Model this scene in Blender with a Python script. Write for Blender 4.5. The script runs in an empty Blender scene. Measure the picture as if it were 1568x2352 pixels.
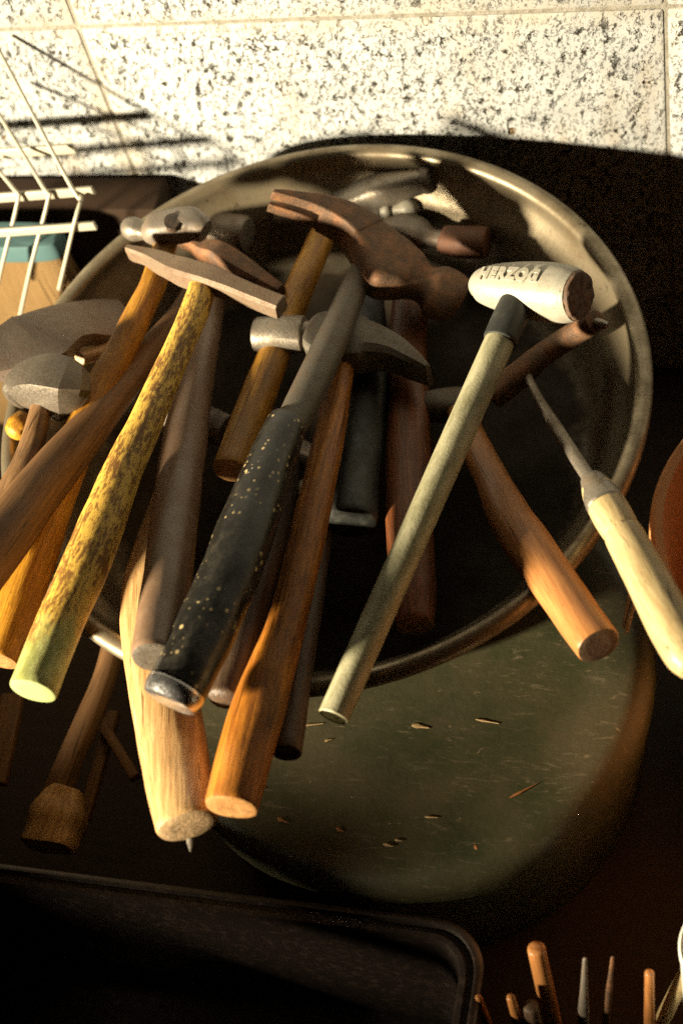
import bpy, bmesh, math, random
from mathutils import Vector, Matrix, noise as mnoise
random.seed(7)
sc = bpy.context.scene
C = bpy.context.collection

# ------------------------------------------------------------------ camera, world, lamps, exposure
CAM = Vector((0.2731, -0.8145, 0.7987))
YAW, PITCH, ROLL, FPX = -0.453, 0.9266, -0.3176, 3514.8      # pixels of a 1568 x 2352 picture
fwd = Vector((math.sin(YAW) * math.cos(PITCH), math.cos(YAW) * math.cos(PITCH), -math.sin(PITCH)))
r0 = Vector((math.cos(YAW), -math.sin(YAW), 0)); u0 = r0.cross(fwd)
RT = math.cos(ROLL) * r0 + math.sin(ROLL) * u0
UP = -math.sin(ROLL) * r0 + math.cos(ROLL) * u0
cd = bpy.data.cameras.new('camera'); cam = bpy.data.objects.new('camera', cd); C.objects.link(cam)
mw = Matrix((RT, UP, -fwd)).transposed().to_4x4(); mw.translation = CAM; cam.matrix_world = mw
cd.sensor_fit = 'VERTICAL'; cd.sensor_height = 36; cd.sensor_width = 24; cd.lens = FPX / 2352 * 36
cd.clip_start = 0.02; cd.clip_end = 30
cd.dof.use_dof = True; cd.dof.focus_distance = 0.93; cd.dof.aperture_fstop = 5.0
sc.camera = cam

w = bpy.data.worlds.new('World'); sc.world = w; w.use_nodes = True
w.node_tree.nodes['Background'].inputs[0].default_value = (1.0, 0.74, 0.48, 1)
w.node_tree.nodes['Background'].inputs[1].default_value = 0.002

def lamp(name, kind, loc, aim, power, col, **kw):
    l = bpy.data.lights.new(name, kind); l.energy = power; l.color = col
    for k, v in kw.items(): setattr(l, k, v)
    o = bpy.data.objects.new(name, l); C.objects.link(o); o.location = loc
    o.rotation_euler = (Vector(aim) - Vector(loc)).to_track_quat('-Z', 'Y').to_euler()
    return o
lamp('work_lamp', 'SPOT', (-1.26, -1.42, 0.50), (0.03, -0.20, 0.09), 780, (1.0, 0.86, 0.60),
     shadow_soft_size=0.075, spot_size=math.radians(38), spot_blend=0.7)
sc.view_settings.view_transform = 'Standard'; sc.view_settings.look = 'None'
sc.view_settings.gamma = 1; sc.view_settings.use_curve_mapping = False
sc.view_settings.exposure = -0.2
sc.cycles.use_denoising = False
sc.cycles.max_bounces = 8

# ------------------------------------------------------------------ geometry helpers
def ray(px, py):
    return (fwd + RT * ((px - 784) / FPX) + UP * (-(py - 1176) / FPX))
def P(px, py, z):                       # the point at height z seen at a picture position
    d = ray(px, py); return CAM + d * ((z - CAM.z) / d.z)
def PY(px, py, y):                      # the same on an upright plane parallel to the wall
    d = ray(px, py); return CAM + d * ((y - CAM.y) / d.y)
P0 = P
def mpx(p):                             # metres per pixel at a point
    return (p - CAM).dot(fwd) / FPX
ZUP = Vector((0, 0, 1))

def catmull(seq, k):
    if k <= 1 or len(seq) < 3: 
        if k <= 1: return list(seq)
    out = []
    n = len(seq)
    for i in range(n - 1):
        p0, p1, p2, p3 = seq[max(i - 1, 0)], seq[i], seq[i + 1], seq[min(i + 2, n - 1)]
        for j in range(k):
            t = j / k; t2 = t * t; t3 = t2 * t
            out.append(p1 * (.5 * (2 - 5 * t2 + 3 * t3)) + p0 * (.5 * (-t + 2 * t2 - t3)) + p2 * (.5 * (t + 4 * t2 - 3 * t3)) + p3 * (.5 * (t3 - t2)))
    out.append(seq[-1]); return out

def stations(pts, hint=ZUP, k=6):
    """pts: (centre, ra, rb, n). Returns rings frames (c, a, b, n), interpolated."""
    cs = catmull([p[0] for p in pts], k)
    pk = catmull([Vector((p[1], p[2], p[3])) for p in pts], k)
    out = []
    for i, c in enumerate(cs):
        t = (cs[min(i + 1, len(cs) - 1)] - cs[max(i - 1, 0)]).normalized()
        b = (hint - t * hint.dot(t)).normalized(); a = b.cross(t)
        out.append((c, a * pk[i].x, b * pk[i].y, max(pk[i].z, 1.2)))
    return out

def ring(bm, st, seg, scale=1.0, shift=None):
    c, a, b, n = st; vs = []
    for i in range(seg):
        th = 2 * math.pi * (i + .5) / seg; co, si = math.cos(th), math.sin(th)
        e = 2.0 / n
        p = c + a * (math.copysign(abs(co) ** e, co) * scale) + b * (math.copysign(abs(si) ** e, si) * scale)
        if shift is not None: p = p + shift
        vs.append(bm.verts.new(p))
    return vs
def skin(bm, r1, r2, mi=0):
    n = len(r1)
    for i in range(n):
        f = bm.faces.new((r1[i], r1[(i + 1) % n], r2[(i + 1) % n], r2[i])); f.smooth = True; f.material_index = mi
def cap(bm, r, flip, mi=0):
    f = bm.faces.new(r if not flip else r[::-1]); f.material_index = mi; f.smooth = True

def loft(bm, sts, seg=28, bev0=0.0, bev1=0.0, dome0=0.0, dome1=0.0, mi=0, cmi=None, close=True):
    """skin rings; each end gets a bevel (metres) and a dome (metres)"""
    cmi = mi if cmi is None else cmi
    rings = []
    t0 = (sts[0][0] - sts[1][0]).normalized(); t1 = (sts[-1][0] - sts[-2][0]).normalized()
    def rad(s): return (s[1].length + s[2].length) / 2
    def endcap(st, t, bev, dome):
        L = []
        r = rad(st)
        steps = []
        if dome > 0:
            for q in range(1, 6):
                ph = q / 5 * math.pi / 2 * .96; steps.append((math.cos(ph), math.sin(ph) * dome))
        elif bev > 0:
            steps = [(1 - bev / r * .3, bev * .7), (1 - bev / r, bev), (.5, bev), (.12, bev)]
        else: steps = [(.985, 0), (.5, 0), (.12, 0)]
        for s, d in steps: L.append(ring(bm, st, seg, s, t * d))
        return L
    e0 = endcap(sts[0], t0, bev0, dome0) if close else []
    e1 = endcap(sts[-1], t1, bev1, dome1) if close else []
    body = [ring(bm, s, seg) for s in sts]
    allr = e0[::-1] + body + e1
    n0, n1 = len(e0), len(e0) + len(body) - 1
    for i in range(len(allr) - 1):
        skin(bm, allr[i], allr[i + 1], mi if n0 - 2 < i < n1 + 1 else cmi)
    if close: cap(bm, allr[0], True, cmi); cap(bm, allr[-1], False, cmi)
    return body

def wobble(bm, amp, freq, seed=0):
    o = Vector((seed * 3.7, seed * 1.3, seed * 7.1))
    bm.normal_update()
    mv = [(v, v.normal * (amp * mnoise.noise(v.co * freq + o))) for v in bm.verts]
    for v, d in mv: v.co += d

FR = {}
def build(name, bm, mats, parent=None, M=None, sharp=40, kind=None, label=None):
    """link a bmesh given in world space as ONE object whose axes are M (a part: by default its parent's axes)"""
    M = M or (FR[parent.name] if parent is not None else Matrix.Identity(4))
    bmesh.ops.recalc_face_normals(bm, faces=bm.faces)
    bm.transform(M.inverted())
    me = bpy.data.meshes.new(name); bm.to_mesh(me); bm.free()
    for m in (mats if isinstance(mats, (list, tuple)) else [mats]): me.materials.append(m)
    me.set_sharp_from_angle(angle=math.radians(sharp))
    o = bpy.data.objects.new(name, me); C.objects.link(o)
    if parent is not None:
        o.parent = parent; o.matrix_basis = FR[parent.name].inverted() @ M
    else: o.matrix_world = M
    FR[o.name] = M.copy()
    if kind: o['kind'] = kind
    if label: o['label'] = label
    return o
def thing(name, label, cat, M, group=None):
    o = bpy.data.objects.new(name, None); C.objects.link(o); o.empty_display_size = .02
    o.matrix_world = M; o['label'] = label; o['category'] = cat
    if group: o['group'] = group
    FR[o.name] = M.copy()
    return o
def tag(o, label, cat, group=None):
    o['label'] = label; o['category'] = cat
    if group: o['group'] = group
    return o
def frame(a, b, hint=ZUP):
    """axes at a, z along a->b"""
    t = (b - a).normalized(); y = (hint - t * hint.dot(t)).normalized(); x = y.cross(t)
    M = Matrix((x, y, t)).transposed().to_4x4(); M.translation = a
    return M
def path(pts, rb=1.0, n=2.2):
    """picture path: (px, py, z, half width in px[, flatness, n]) -> loft points; heights run straight from end to end"""
    out = []
    z0, z1 = P(*pts[0][:3]).z, P(*pts[-1][:3]).z; acc = [0.0]
    for p, q in zip(pts, pts[1:]): acc.append(acc[-1] + math.hypot(q[0] - p[0], q[1] - p[1]))
    for p, s_ in zip(pts, acc):
        c = P0(p[0], p[1], z0 + (z1 - z0) * s_ / acc[-1]); r = p[3] * mpx(c)
        out.append((c, r, r * (p[4] if len(p) > 4 else rb), p[5] if len(p) > 5 else n))
    return out
def lathe(bm, prof, M, seg=96, mi=0):
    """prof: (r, z) outline turned about M's z"""
    rr = []
    for r, z in prof:
        rr.append([bm.verts.new(M @ Vector((r * math.cos(2 * math.pi * i / seg), r * math.sin(2 * math.pi * i / seg), z))) for i in range(seg)])
    for a, b in zip(rr, rr[1:]): skin(bm, a, b, mi)
    return rr
def box(bm, M, sx, sy, sz, bev=0.0):
    r = bmesh.ops.create_cube(bm, size=1, matrix=M @ Matrix.Diagonal((sx, sy, sz, 1)))
    if bev:
        es = list({e for v in r['verts'] for e in v.link_edges})
        bmesh.ops.bevel(bm, geom=es, offset=bev, segments=2, affect='EDGES', profile=.5)

# ------------------------------------------------------------------ materials
class NT:
    def __init__(s, name):
        s.m = bpy.data.materials.new(name); s.m.use_nodes = True
        s.t = s.m.node_tree; s.b = s.t.nodes['Principled BSDF']
        s.tc = s.t.nodes.new('ShaderNodeTexCoord')
    def link(s, a, b): s.t.links.new(a, b)
    def setin(s, sock, v):
        if hasattr(v, 'node'): s.link(v, sock)
        else: sock.default_value = v
    def map(s, scale=(1, 1, 1), loc=(0, 0, 0), rot=(0, 0, 0), src='Object'):
        n = s.t.nodes.new('ShaderNodeMapping'); s.link(s.tc.outputs[src], n.inputs[0])
        n.inputs['Scale'].default_value = scale; n.inputs['Location'].default_value = loc; n.inputs['Rotation'].default_value = rot
        return n.outputs[0]
    def noise(s, vec, scale, detail=4, rough=.6, dist=0):
        n = s.t.nodes.new('ShaderNodeTexNoise'); s.link(vec, n.inputs['Vector'])
        n.inputs['Scale'].default_value = scale; n.inputs['Detail'].default_value = detail
        n.inputs['Roughness'].default_value = rough; n.inputs['Distortion'].default_value = dist
        return n.outputs[0]
    def voro(s, vec, scale, out='Distance', feat='F1'):
        n = s.t.nodes.new('ShaderNodeTexVoronoi'); n.feature = feat; s.link(vec, n.inputs['Vector']); n.inputs['Scale'].default_value = scale
        return n.outputs[out]
    def ramp(s, fac, stops):
        n = s.t.nodes.new('ShaderNodeValToRGB'); s.link(fac, n.inputs[0]); e = n.color_ramp.elements
        while len(e) < len(stops): e.new(.5)
        for q, (p, c) in zip(e, stops):
            q.position = p; q.color = (c, c, c, 1) if not isinstance(c, tuple) else (*c, 1)
        return n.outputs[0]
    def mix(s, fac, a, b, mode='MIX'):
        n = s.t.nodes.new('ShaderNodeMix'); n.data_type = 'RGBA'; n.blend_type = mode
        s.setin(n.inputs[0], fac)
        for sock, v in ((n.inputs[6], a), (n.inputs[7], b)):
            s.setin(sock, (*v, 1) if isinstance(v, tuple) and len(v) == 3 else v)
        return n.outputs[2]
    def math(s, op, a, b=0.0):
        n = s.t.nodes.new('ShaderNodeMath'); n.operation = op; s.setin(n.inputs[0], a); s.setin(n.inputs[1], b)
        return n.outputs[0]
    def sep(s, vec, ax):
        n = s.t.nodes.new('ShaderNodeSeparateXYZ'); s.link(vec, n.inputs[0]); return n.outputs[ax]
    def bump(s, h, strength, dist=.001):
        n = s.t.nodes.new('ShaderNodeBump'); s.link(h, n.inputs['Height']); n.inputs['Strength'].default_value = strength
        n.inputs['Distance'].default_value = dist; s.link(n.outputs[0], s.b.inputs['Normal'])
    def out(s, col, rough=.5, metal=0.0, spec=.5):
        s.setin(s.b.inputs['Base Color'], (*col, 1) if isinstance(col, tuple) and len(col) == 3 else col)
        s.setin(s.b.inputs['Roughness'], rough); s.setin(s.b.inputs['Metallic'], metal)
        s.b.inputs['Specular IOR Level'].default_value = spec
        return s.m
_seed = [0]
def seed():
    _seed[0] += 1; return (_seed[0] * .731, _seed[0] * 1.37, _seed[0] * .293)

def wood(name, light, dark, dirt=(.03, .018, .01), dirt_lo=.58, dirt_hi=.72, grain=1.0, rough=.42, dscale=45, stretch=.07, bump=.5, spec=.4, fine=True):
    n = NT(name); sd = seed()
    g = n.noise(n.map((1, 1, stretch), sd), 420, 5, .65, .3)
    lo = n.noise(n.map((1, 1, .25), sd), 60, 3)
    c = n.mix(n.ramp(g, [(.36, 0.), (.66, 1.)]), dark, light)
    c = n.mix(n.math('MULTIPLY', n.ramp(lo, [(.35, 1.), (.6, 0.)]), .55 * grain), c, dark)
    d = n.noise(n.map((1, 1, .4), (sd[1], sd[2], sd[0])), dscale, 8, .72)
    c = n.mix(n.ramp(d, [(dirt_lo, 0.), (dirt_hi, .85)]), c, dirt)
    gm = n.noise(n.map((1, 1, .35), (sd[2] + 3, sd[0], sd[1])), 26, 7, .7)
    c = n.mix(n.math('MULTIPLY', n.ramp(gm, [(.46, 0.), (.62, .62)]), grain), c, tuple(q * .28 for q in dark))
    crk = n.noise(n.map((1, 1, .02), (sd[1], sd[1], sd[0])), 500, 2, .5)
    c = n.mix(n.ramp(crk, [(.66, 0.), (.69, .75)]), c, tuple(q * .2 for q in dark))
    pit = n.noise(n.map((1, 1, .5), sd), 900, 2)
    c = n.mix(n.ramp(pit, [(.66, 0.), (.74, .6)]), c, dirt)
    n.bump(n.mix(.5, g, n.noise(n.map((1, 1, .5), sd), 85, 3)), bump * 1.5, .0014)
    return n.out(c, n.ramp(d, [(.3, rough - .08), (.75, min(rough + .22, 1))]), 0, spec)

def steel(name, base, rust, lo=.45, hi=.65, rough=.45, metal=.55, dust=(.2, .15, .1), dust_amt=.3, scale=90, bump=.4, spec=.5):
    n = NT(name); sd = seed()
    a = n.noise(n.map((1, 1, 1), sd), scale, 9, .7)
    f = n.noise(n.map((1, 1, 1), sd), 700, 4, .7)
    c = n.mix(n.ramp(a, [(lo, 0.), (hi, 1.)]), base, rust)
    c = n.mix(n.math('MULTIPLY', n.ramp(f, [(.4, 0.), (.7, 1.)]), dust_amt), c, dust)
    c = n.mix(n.ramp(n.noise(n.map((1, 1, 1), (sd[2], sd[0], sd[1])), 330, 3), [(.62, 0.), (.72, .5)]), c, (.015, .012, .01))
    n.bump(n.mix(.5, a, f), bump, .0012)
    mt = n.ramp(a, [(lo, metal), (hi, metal * .3)])
    return n.out(c, n.ramp(f, [(.3, rough - .1), (.7, rough + .2)]), mt, spec)

def rubber(name, base, dust, lo=.5, hi=.75, rough=.6, scale=120, specks=0.0, speck_col=(.55, .42, .2)):
    n = NT(name); sd = seed()
    a = n.noise(n.map((1, 1, .7), sd), scale, 8, .7)
    c = n.mix(n.ramp(a, [(lo, 0.), (hi, 1.)]), base, dust)
    if specks:
        v = n.math('ADD', n.voro(n.map((1, 1, .8), sd), 260), n.math('MULTIPLY', n.sep(n.voro(n.map((1, 1, .8), sd), 260, 'Color'), 0), .36))
        k = n.noise(n.map((1, 1, 1), (sd[1], sd[0], sd[2])), 38, 2)
        sp = n.math('MULTIPLY', n.ramp(v, [(.25, 1.), (.38, 0.)]), n.ramp(k, [(.46, 0.), (.56, 1.)]))
        c = n.mix(n.math('MULTIPLY', sp, specks), c, speck_col)
    n.bump(a, .35, .001)
    return n.out(c, n.ramp(a, [(.35, rough - .15), (.7, rough + .2)]), 0, .5)

# ------------------------------------------------------------------ the wall: pitted painted concrete blocks
def wall_material():
    n = NT('whitewashed_block'); v = n.map((1, 1, 1))
    v2 = n.map((1, 1, .62), (3, 1, 2))
    w1 = n.noise(v, 24, 5); 
    vd = n.mix(.012, v2, n.noise(v, 160, 3), 'ADD')
    pits = n.ramp(n.noise(vd, 205, 4, .6), [(.575, 0.), (.655, 1.)])
    pits2 = n.ramp(n.noise(vd, 430, 3, .6), [(.56, 0.), (.68, .8)])
    big = n.ramp(n.noise(n.map((1, 1, 1), (9, 2, 4)), 46, 3, .6), [(.70, 0.), (.74, 1.)])
    base = n.mix(n.ramp(w1, [(.35, 0.), (.7, 1.)]), (.36, .37, .37), (.50, .51, .51))
    stain = n.ramp(n.noise(n.map((1, 1, .35), (5, 5, 5)), 9, 6, .65), [(.54, 0.), (.72, .75)])
    base = n.mix(stain, base, (.36, .25, .12))
    x = n.sep(n.tc.outputs['Object'], 0); z = n.sep(n.tc.outputs['Object'], 2)
    # lime and rust run along the mortar joints
    def near(s, c0, wd): return n.ramp(n.math('ABSOLUTE', n.math('SUBTRACT', s, c0)), [(0., 1.), (wd, 0.)])
    jn = n.math('MAXIMUM', near(x, -.20, .022), near(z, .175, .016))
    jn = n.math('MULTIPLY', jn, n.ramp(n.noise(n.map((1, 1, .6), (1, 8, 1)), 38, 4), [(.38, 0.), (.6, .95)]))
    base = n.mix(n.math('MULTIPLY', jn, .55), base, (.42, .30, .14))
    smooth = n.math('MULTIPLY', n.math('MAXIMUM', n.math('MAXIMUM', near(x, -.20, .015), near(z, .175, .014)), near(x, .2, .006)), n.ramp(n.noise(n.map(), 90, 4), [(.35, .4), (.55, 1.)]))
    base = n.mix(n.math('MULTIPLY', smooth, .5), base, (.46, .45, .42))
    pits = n.math('MULTIPLY', pits, n.math('SUBTRACT', 1.0, smooth)); pits2 = n.math('MULTIPLY', pits2, n.math('SUBTRACT', 1.0, smooth))
    c = n.mix(pits, base, (.028, .024, .016)); c = n.mix(n.math('MULTIPLY', pits2, .75), c, (.06, .05, .032))
    c = n.mix(big, c, (.13, .08, .03))
    h = n.math('SUBTRACT', 1.0, n.math('MAXIMUM', n.math('MAXIMUM', pits, big), n.math('MULTIPLY', pits2, .6)))
    n.bump(h, .9, .0035)
    return n.out(c, .9, 0, .2)
WALLM = wall_material()
MORT = NT('old_mortar'); _v = MORT.map(); _a = MORT.noise(_v, 120, 8, .7)
MORT.bump(_a, .9, .003); MORT = MORT.out(MORT.mix(MORT.ramp(_a, [(.4, 0.), (.65, 1.)]), (.22, .20, .16), (.34, .32, .28)), .9, 0, .2)
bm = bmesh.new()
BW, BH, J = .40, .20, .0018
for row in range(-3, 3):
    for col in range(-4, 5):
        off = 0.0
        x0 = -.2 + col * BW + off; z0 = .175 + row * BH
        Mb = Matrix.Translation((x0 + BW / 2, .05, z0 + BH / 2))
        box(bm, Mb, BW - J, .1, BH - J, .003)
build('wall', bm, WALLM, kind='structure')
bm = bmesh.new(); box(bm, Matrix.Translation((0, .0517, .15)), 3.6, .1, 1.3); build('wall_mortar', bm, MORT, kind='structure')

# workbench everything stands on
n = NT('dark_bench_board'); a = n.noise(n.map((.1, 1, 1)), 130, 6, .65); n.bump(a, .4, .001)
BENCHM = n.out(n.mix(a, (.020, .012, .008), (.05, .03, .018)), .7, 0, .3)
BZ = -.17
bm = bmesh.new(); box(bm, Matrix.Translation((0, -.75, BZ - .02)), 3.2, 1.49, .04, .002); build('workbench_top', bm, BENCHM, kind='structure')

# ------------------------------------------------------------------ green drum under the pan
n = NT('worn_green_plastic'); v = n.map()
a = n.noise(v, 14, 7, .65); f = n.noise(n.map((.22, 1, 1), (0, 0, 0), (0, 0, .25)), 260, 6, .75, 1.2)
f = n.math('MULTIPLY', f, n.math('ADD', .72, n.math('MULTIPLY', n.noise(n.map((1, 1, 1), (7, 3, 0)), 26, 4, .6), .56)))
c = n.mix(n.ramp(a, [(.36, 0.), (.62, 1.)]), (.033, .040, .017), (.072, .062, .031))
c = n.mix(n.ramp(f, [(.57, 0.), (.70, .6)]), c, (.19, .155, .10))
sp = n.noise(n.map((.5, 1, 1), (4, 2, 0), (0, 0, -.2)), 190, 5, .7, .5)
c = n.mix(n.ramp(sp, [(.66, 0.), (.71, .7)]), c, (.30, .23, .13))
n.bump(n.noise(v, 260, 4), .25, .001); GREEN = n.out(c, n.ramp(a, [(.3, .42), (.7, .62)]), 0, .45)
ZD = -.034; gc = Vector((0.0587, -.3573, 0)); GR = 0.1585
bm = bmesh.new(); MG = Matrix.Translation((gc.x, gc.y, BZ))
hz = ZD - BZ
rr = lathe(bm, [(GR - .012, 0), (GR, hz - .02), (GR - .002, hz - .008), (GR - .009, hz - .0012), (GR - .016, hz), (GR - .03, hz - .0015), (GR - .06, hz - .001), (.02, hz - .001), (.01, hz - .001)], MG)
cap(bm, rr[-1], False); cap(bm, rr[0], True)
drum = build('drum', bm, GREEN, M=MG)
tag(drum, 'upturned dark green drum under the metal pan, its scratched top dusted with splinters', 'drum')

bm = bmesh.new(); box(bm, Matrix.Translation((-.06, -.125, (BZ - .022) / 2)), .22, .17, -.022 - BZ - .002, .003)
o = build('packing_case', bm, BENCHM, None, Matrix.Translation((-.06, -.125, BZ))); tag(o, 'dark wooden case hidden in the shade, holding up the back of the pan', 'case')

# ------------------------------------------------------------------ the pan
R = .2126; T = .0769
pc = Vector((-.0054, -R * math.cos(T) - .012, .06))
MP = Matrix.Translation(pc) @ Matrix.Rotation(T, 4, 'X')
n = NT('dull_pan_metal'); v = n.map(); a = n.noise(v, 38, 8, .7); f = n.noise(v, 420, 5, .7)
c = n.mix(n.ramp(a, [(.38, 0.), (.66, 1.)]), (.31, .26, .18), (.14, .105, .06))
c = n.mix(n.ramp(f, [(.55, 0.), (.75, .6)]), c, (.09, .06, .035))
c = n.mix(n.ramp(n.noise(v, 90, 4, .6), [(.66, 0.), (.72, .8)]), c, (.05, .035, .02))
n.bump(n.mix(.5, a, f), .25, .001)
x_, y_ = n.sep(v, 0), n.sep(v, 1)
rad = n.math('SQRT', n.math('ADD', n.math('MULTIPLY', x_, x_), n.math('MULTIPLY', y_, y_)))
floor_shade = n.ramp(n.math('ADD', rad, n.math('MULTIPLY', n.math('SUBTRACT', n.noise(v, 22, 6, .7), .5), .05)), [(.160, 1.), (.182, 0.)])  # shade on the pan floor, painted into its colour and gloss
c = n.mix(n.math('MULTIPLY', floor_shade, .92), c, (.016, .010, .006))
PANM = n.out(c, n.math('ADD', n.ramp(a, [(.3, .30), (.7, .52)]), n.math('MULTIPLY', floor_shade, .2)), n.math('MULTIPLY', n.ramp(a, [(.35, .72), (.7, .4)]), n.math('SUBTRACT', 1.0, floor_shade)), .5)
n.link(n.math('SUBTRACT', .5, n.math('MULTIPLY', floor_shade, .38)), n.b.inputs['Specular IOR Level'])
rm = .0062
prof = []
D = .074
prof += [(.163, -D + .0005), (.05, -D + .0005), (.004, -D + .0005)]
prof = prof[::-1]
prof += [(.170, -D + .003), (.176, -D + .010), (.184, -.028), (.188, -.022), (.1935, -.0165), (.1985, -.010), (.2005, -.004)]
for q in range(0, 9):
    ph = math.radians(190 - q * 33); prof.append((R - rm + rm * math.cos(ph), rm * math.sin(ph) * .9 - .001))
prof += [(.2035, -.008), (.199, -.016), (.192, -.024), (.187, -.030), (.179, -D + .008), (.172, -D), (.163, -D - .0015), (.004, -D - .0015)]
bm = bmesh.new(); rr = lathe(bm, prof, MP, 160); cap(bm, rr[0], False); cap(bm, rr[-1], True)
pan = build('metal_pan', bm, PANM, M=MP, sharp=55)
tag(pan, 'large round dull metal pan with a rolled rim, heaped with old hammers', 'pan')

# ------------------------------------------------------------------ materials of the tools
M_amber = wood('amber_hickory', (.54, .205, .022), (.22, .07, .009), dirt_lo=.55, dirt_hi=.78)
M_honey = wood('honey_hickory', (.66, .33, .03), (.36, .14, .012), dirt_lo=.56, dirt_hi=.74)
M_gold = wood('golden_hickory', (.64, .33, .035), (.34, .14, .015), dirt_lo=.58, dirt_hi=.76)
M_pale = wood('pale_ash', (.64, .42, .19), (.36, .19, .07), dirt_lo=.66, dirt_hi=.85, stretch=.05)
M_brown = wood('smooth_brown_handle', (.21, .105, .038), (.13, .062, .022), dirt_lo=.6, dirt_hi=.9, grain=.4, bump=.12, rough=.6)
M_redbrown = wood('red_brown_handle', (.28, .09, .028), (.12, .038, .012), dirt_lo=.58, dirt_hi=.8)
M_tan = wood('tan_beech', (.50, .225, .072), (.33, .13, .04), dirt_lo=.64, dirt_hi=.84, grain=.5, rough=.36, bump=.15)
M_cream = wood('cream_boxwood', (.60, .47, .25), (.42, .30, .14), dirt_lo=.54, dirt_hi=.82, grain=.4, rough=.38, bump=.15)
M_dark = wood('dark_old_handle', (.12, .075, .045), (.06, .036, .022), dirt_lo=.6, dirt_hi=.85)
M_endpale = wood('sawn_end', (.60, .42, .24), (.42, .27, .14), dirt_lo=.6, dirt_hi=.8, stretch=1, dscale=90)
M_endamber = wood('amber_end', (.50, .27, .10), (.32, .15, .05), dirt_lo=.55, dirt_hi=.75, stretch=1, dscale=90)
M_rust = steel('rusty_brown_steel', (.10, .058, .034), (.25, .10, .034), rough=.62, metal=.35, dust=(.34, .20, .12), dust_amt=.35, scale=70, bump=.8)
M_clawrust = steel('scaly_rust', (.30, .19, .115), (.34, .13, .05), rough=.7, metal=.2, dust=(.5, .3, .18), dust_amt=.5, scale=150, bump=.8)
M_grey = steel('dusty_grey_steel', (.24, .21, .18), (.17, .12, .08), rough=.5, metal=.5, dust=(.26, .20, .14), dust_amt=.4)
M_slab = steel('dusty_brown_slab', (.21, .165, .13), (.17, .115, .08), rough=.62, metal=.25, dust=(.27, .20, .15), dust_amt=.5)
M_bright = steel('worn_bright_steel', (.27, .24, .20), (.17, .13, .085), rough=.38, metal=.7, dust=(.25, .2, .15), dust_amt=.25)
M_shank = steel('dirty_shank', (.115, .10, .08), (.10, .06, .035), rough=.5, metal=.35, dust=(.17, .14, .10), dust_amt=.35)
M_chrome = steel('worn_chrome', (.62, .60, .60), (.25, .22, .2), lo=.58, hi=.8, rough=.22, metal=.95, dust=(.2, .17, .14), dust_amt=.12, bump=.15)
M_stone = steel('polished_steel_head', (.12, .10, .078), (.09, .068, .045), lo=.5, hi=.75, rough=.36, metal=.4, dust=(.3, .25, .19), dust_amt=.3, bump=.2)
M_white = steel('chalky_alloy', (.37, .35, .29), (.27, .23, .165), lo=.5, hi=.8, rough=.42, metal=.12, dust=(.6, .52, .38), dust_amt=.25, bump=.2)
M_redrub = rubber('brown_rubber_face', (.15, .065, .035), (.24, .11, .06), rough=.7)
M_breakface = rubber('torn_brown_face', (.075, .045, .03), (.17, .10, .06), lo=.4, hi=.62, rough=.8, scale=260)
M_grip = rubber('black_grip', (.012, .011, .009), (.055, .045, .03), rough=.36, specks=.95)
M_black = rubber('dull_black_rubber', (.016, .017, .015), (.05, .048, .036), rough=.55)
M_greybrown = rubber('grey_brown_sleeve', (.185, .11, .065), (.26, .17, .105), rough=.45, scale=60)

# yellow flaked varnish, turning green at the butt
GZ = .30
n = NT('flaked_yellow_varnish'); v = n.map((1, 1, .45)); sd = seed()
k = n.noise(n.map((1, 1, .30), sd), 470, 7, .75); k2 = n.noise(n.map((1, 1, .6), sd), 55, 4, .6)
k = n.math('ADD', k, n.math('MULTIPLY', n.math('SUBTRACT', k2, .5), .55))
c = n.mix(n.ramp(k, [(.44, 0.), (.52, 1.)]), (.22, .105, .025), (.68, .42, .075))
z = n.sep(n.tc.outputs['Object'], 2)
gz = n.math('ADD', z, n.math('MULTIPLY', n.math('SUBTRACT', k2, .5), .12))
gr = n.mix(n.ramp(n.noise(n.map((1, 1, .4), sd), 160, 6, .7), [(.42, 0.), (.62, 1.)]), (.30, .33, .10), (.46, .50, .20))
mr = n.t.nodes.new('ShaderNodeMapRange'); n.link(gz, mr.inputs[0]); mr.inputs[1].default_value = GZ * .88; mr.inputs[2].default_value = GZ * .95
c = n.mix(n.math('MULTIPLY', mr.outputs[0], .9), c, gr)
n.bump(k, .5, .001); M_flaked = n.out(c, .5, 0, .35)

# grey green weathered tube
n = NT('weathered_grey_green_tube'); sd = seed(); a = n.noise(n.map((1, 1, .35), sd), 95, 8, .7)
c = n.mix(n.ramp(a, [(.36, 0.), (.66, 1.)]), (.20, .185, .10), (.44, .41, .27))
n.bump(n.noise(n.map(), 600, 4), .3, .001); M_tube = n.out(c, .5, .1, .4)

# ------------------------------------------------------------------ builders for tools
FLAT = [True]
def P(px, py, z):                       # the heap lies flatter towards its back
    if not FLAT[0]: return P0(px, py, z)
    k = .45 + .55 * min(max((py - 650) / 900, 0), 1)
    k = max(k, min((560 - px) / 400, 1), min((px - 1230) / 120, 1))
    return P0(px, py, .04 - .018 * (1 - k) + (z - .04) * k)
def px_r(c, hw): return hw * mpx(c)
def start(name, label, cat, pts, group='hammers heaped in the metal pan'):
    return thing(name, label, cat, frame(P(*pts[0][:3]), P(*pts[-1][:3])), group)
def handle(root, pts, mats, rb=.92, nn=2.2, bev1=.0015, dome1=0, wob=.0006, k=8, name='handle', label=None):
    bm = bmesh.new()
    loft(bm, stations(path(pts, rb, nn), k=k), 32, bev0=.001, bev1=bev1, dome1=dome1, cmi=1 if isinstance(mats, list) else 0)
    wobble(bm, wob, 45, _seed[0] + len(pts)); _seed[0] += 1
    return build(name, bm, mats, root, label=label)
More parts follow.
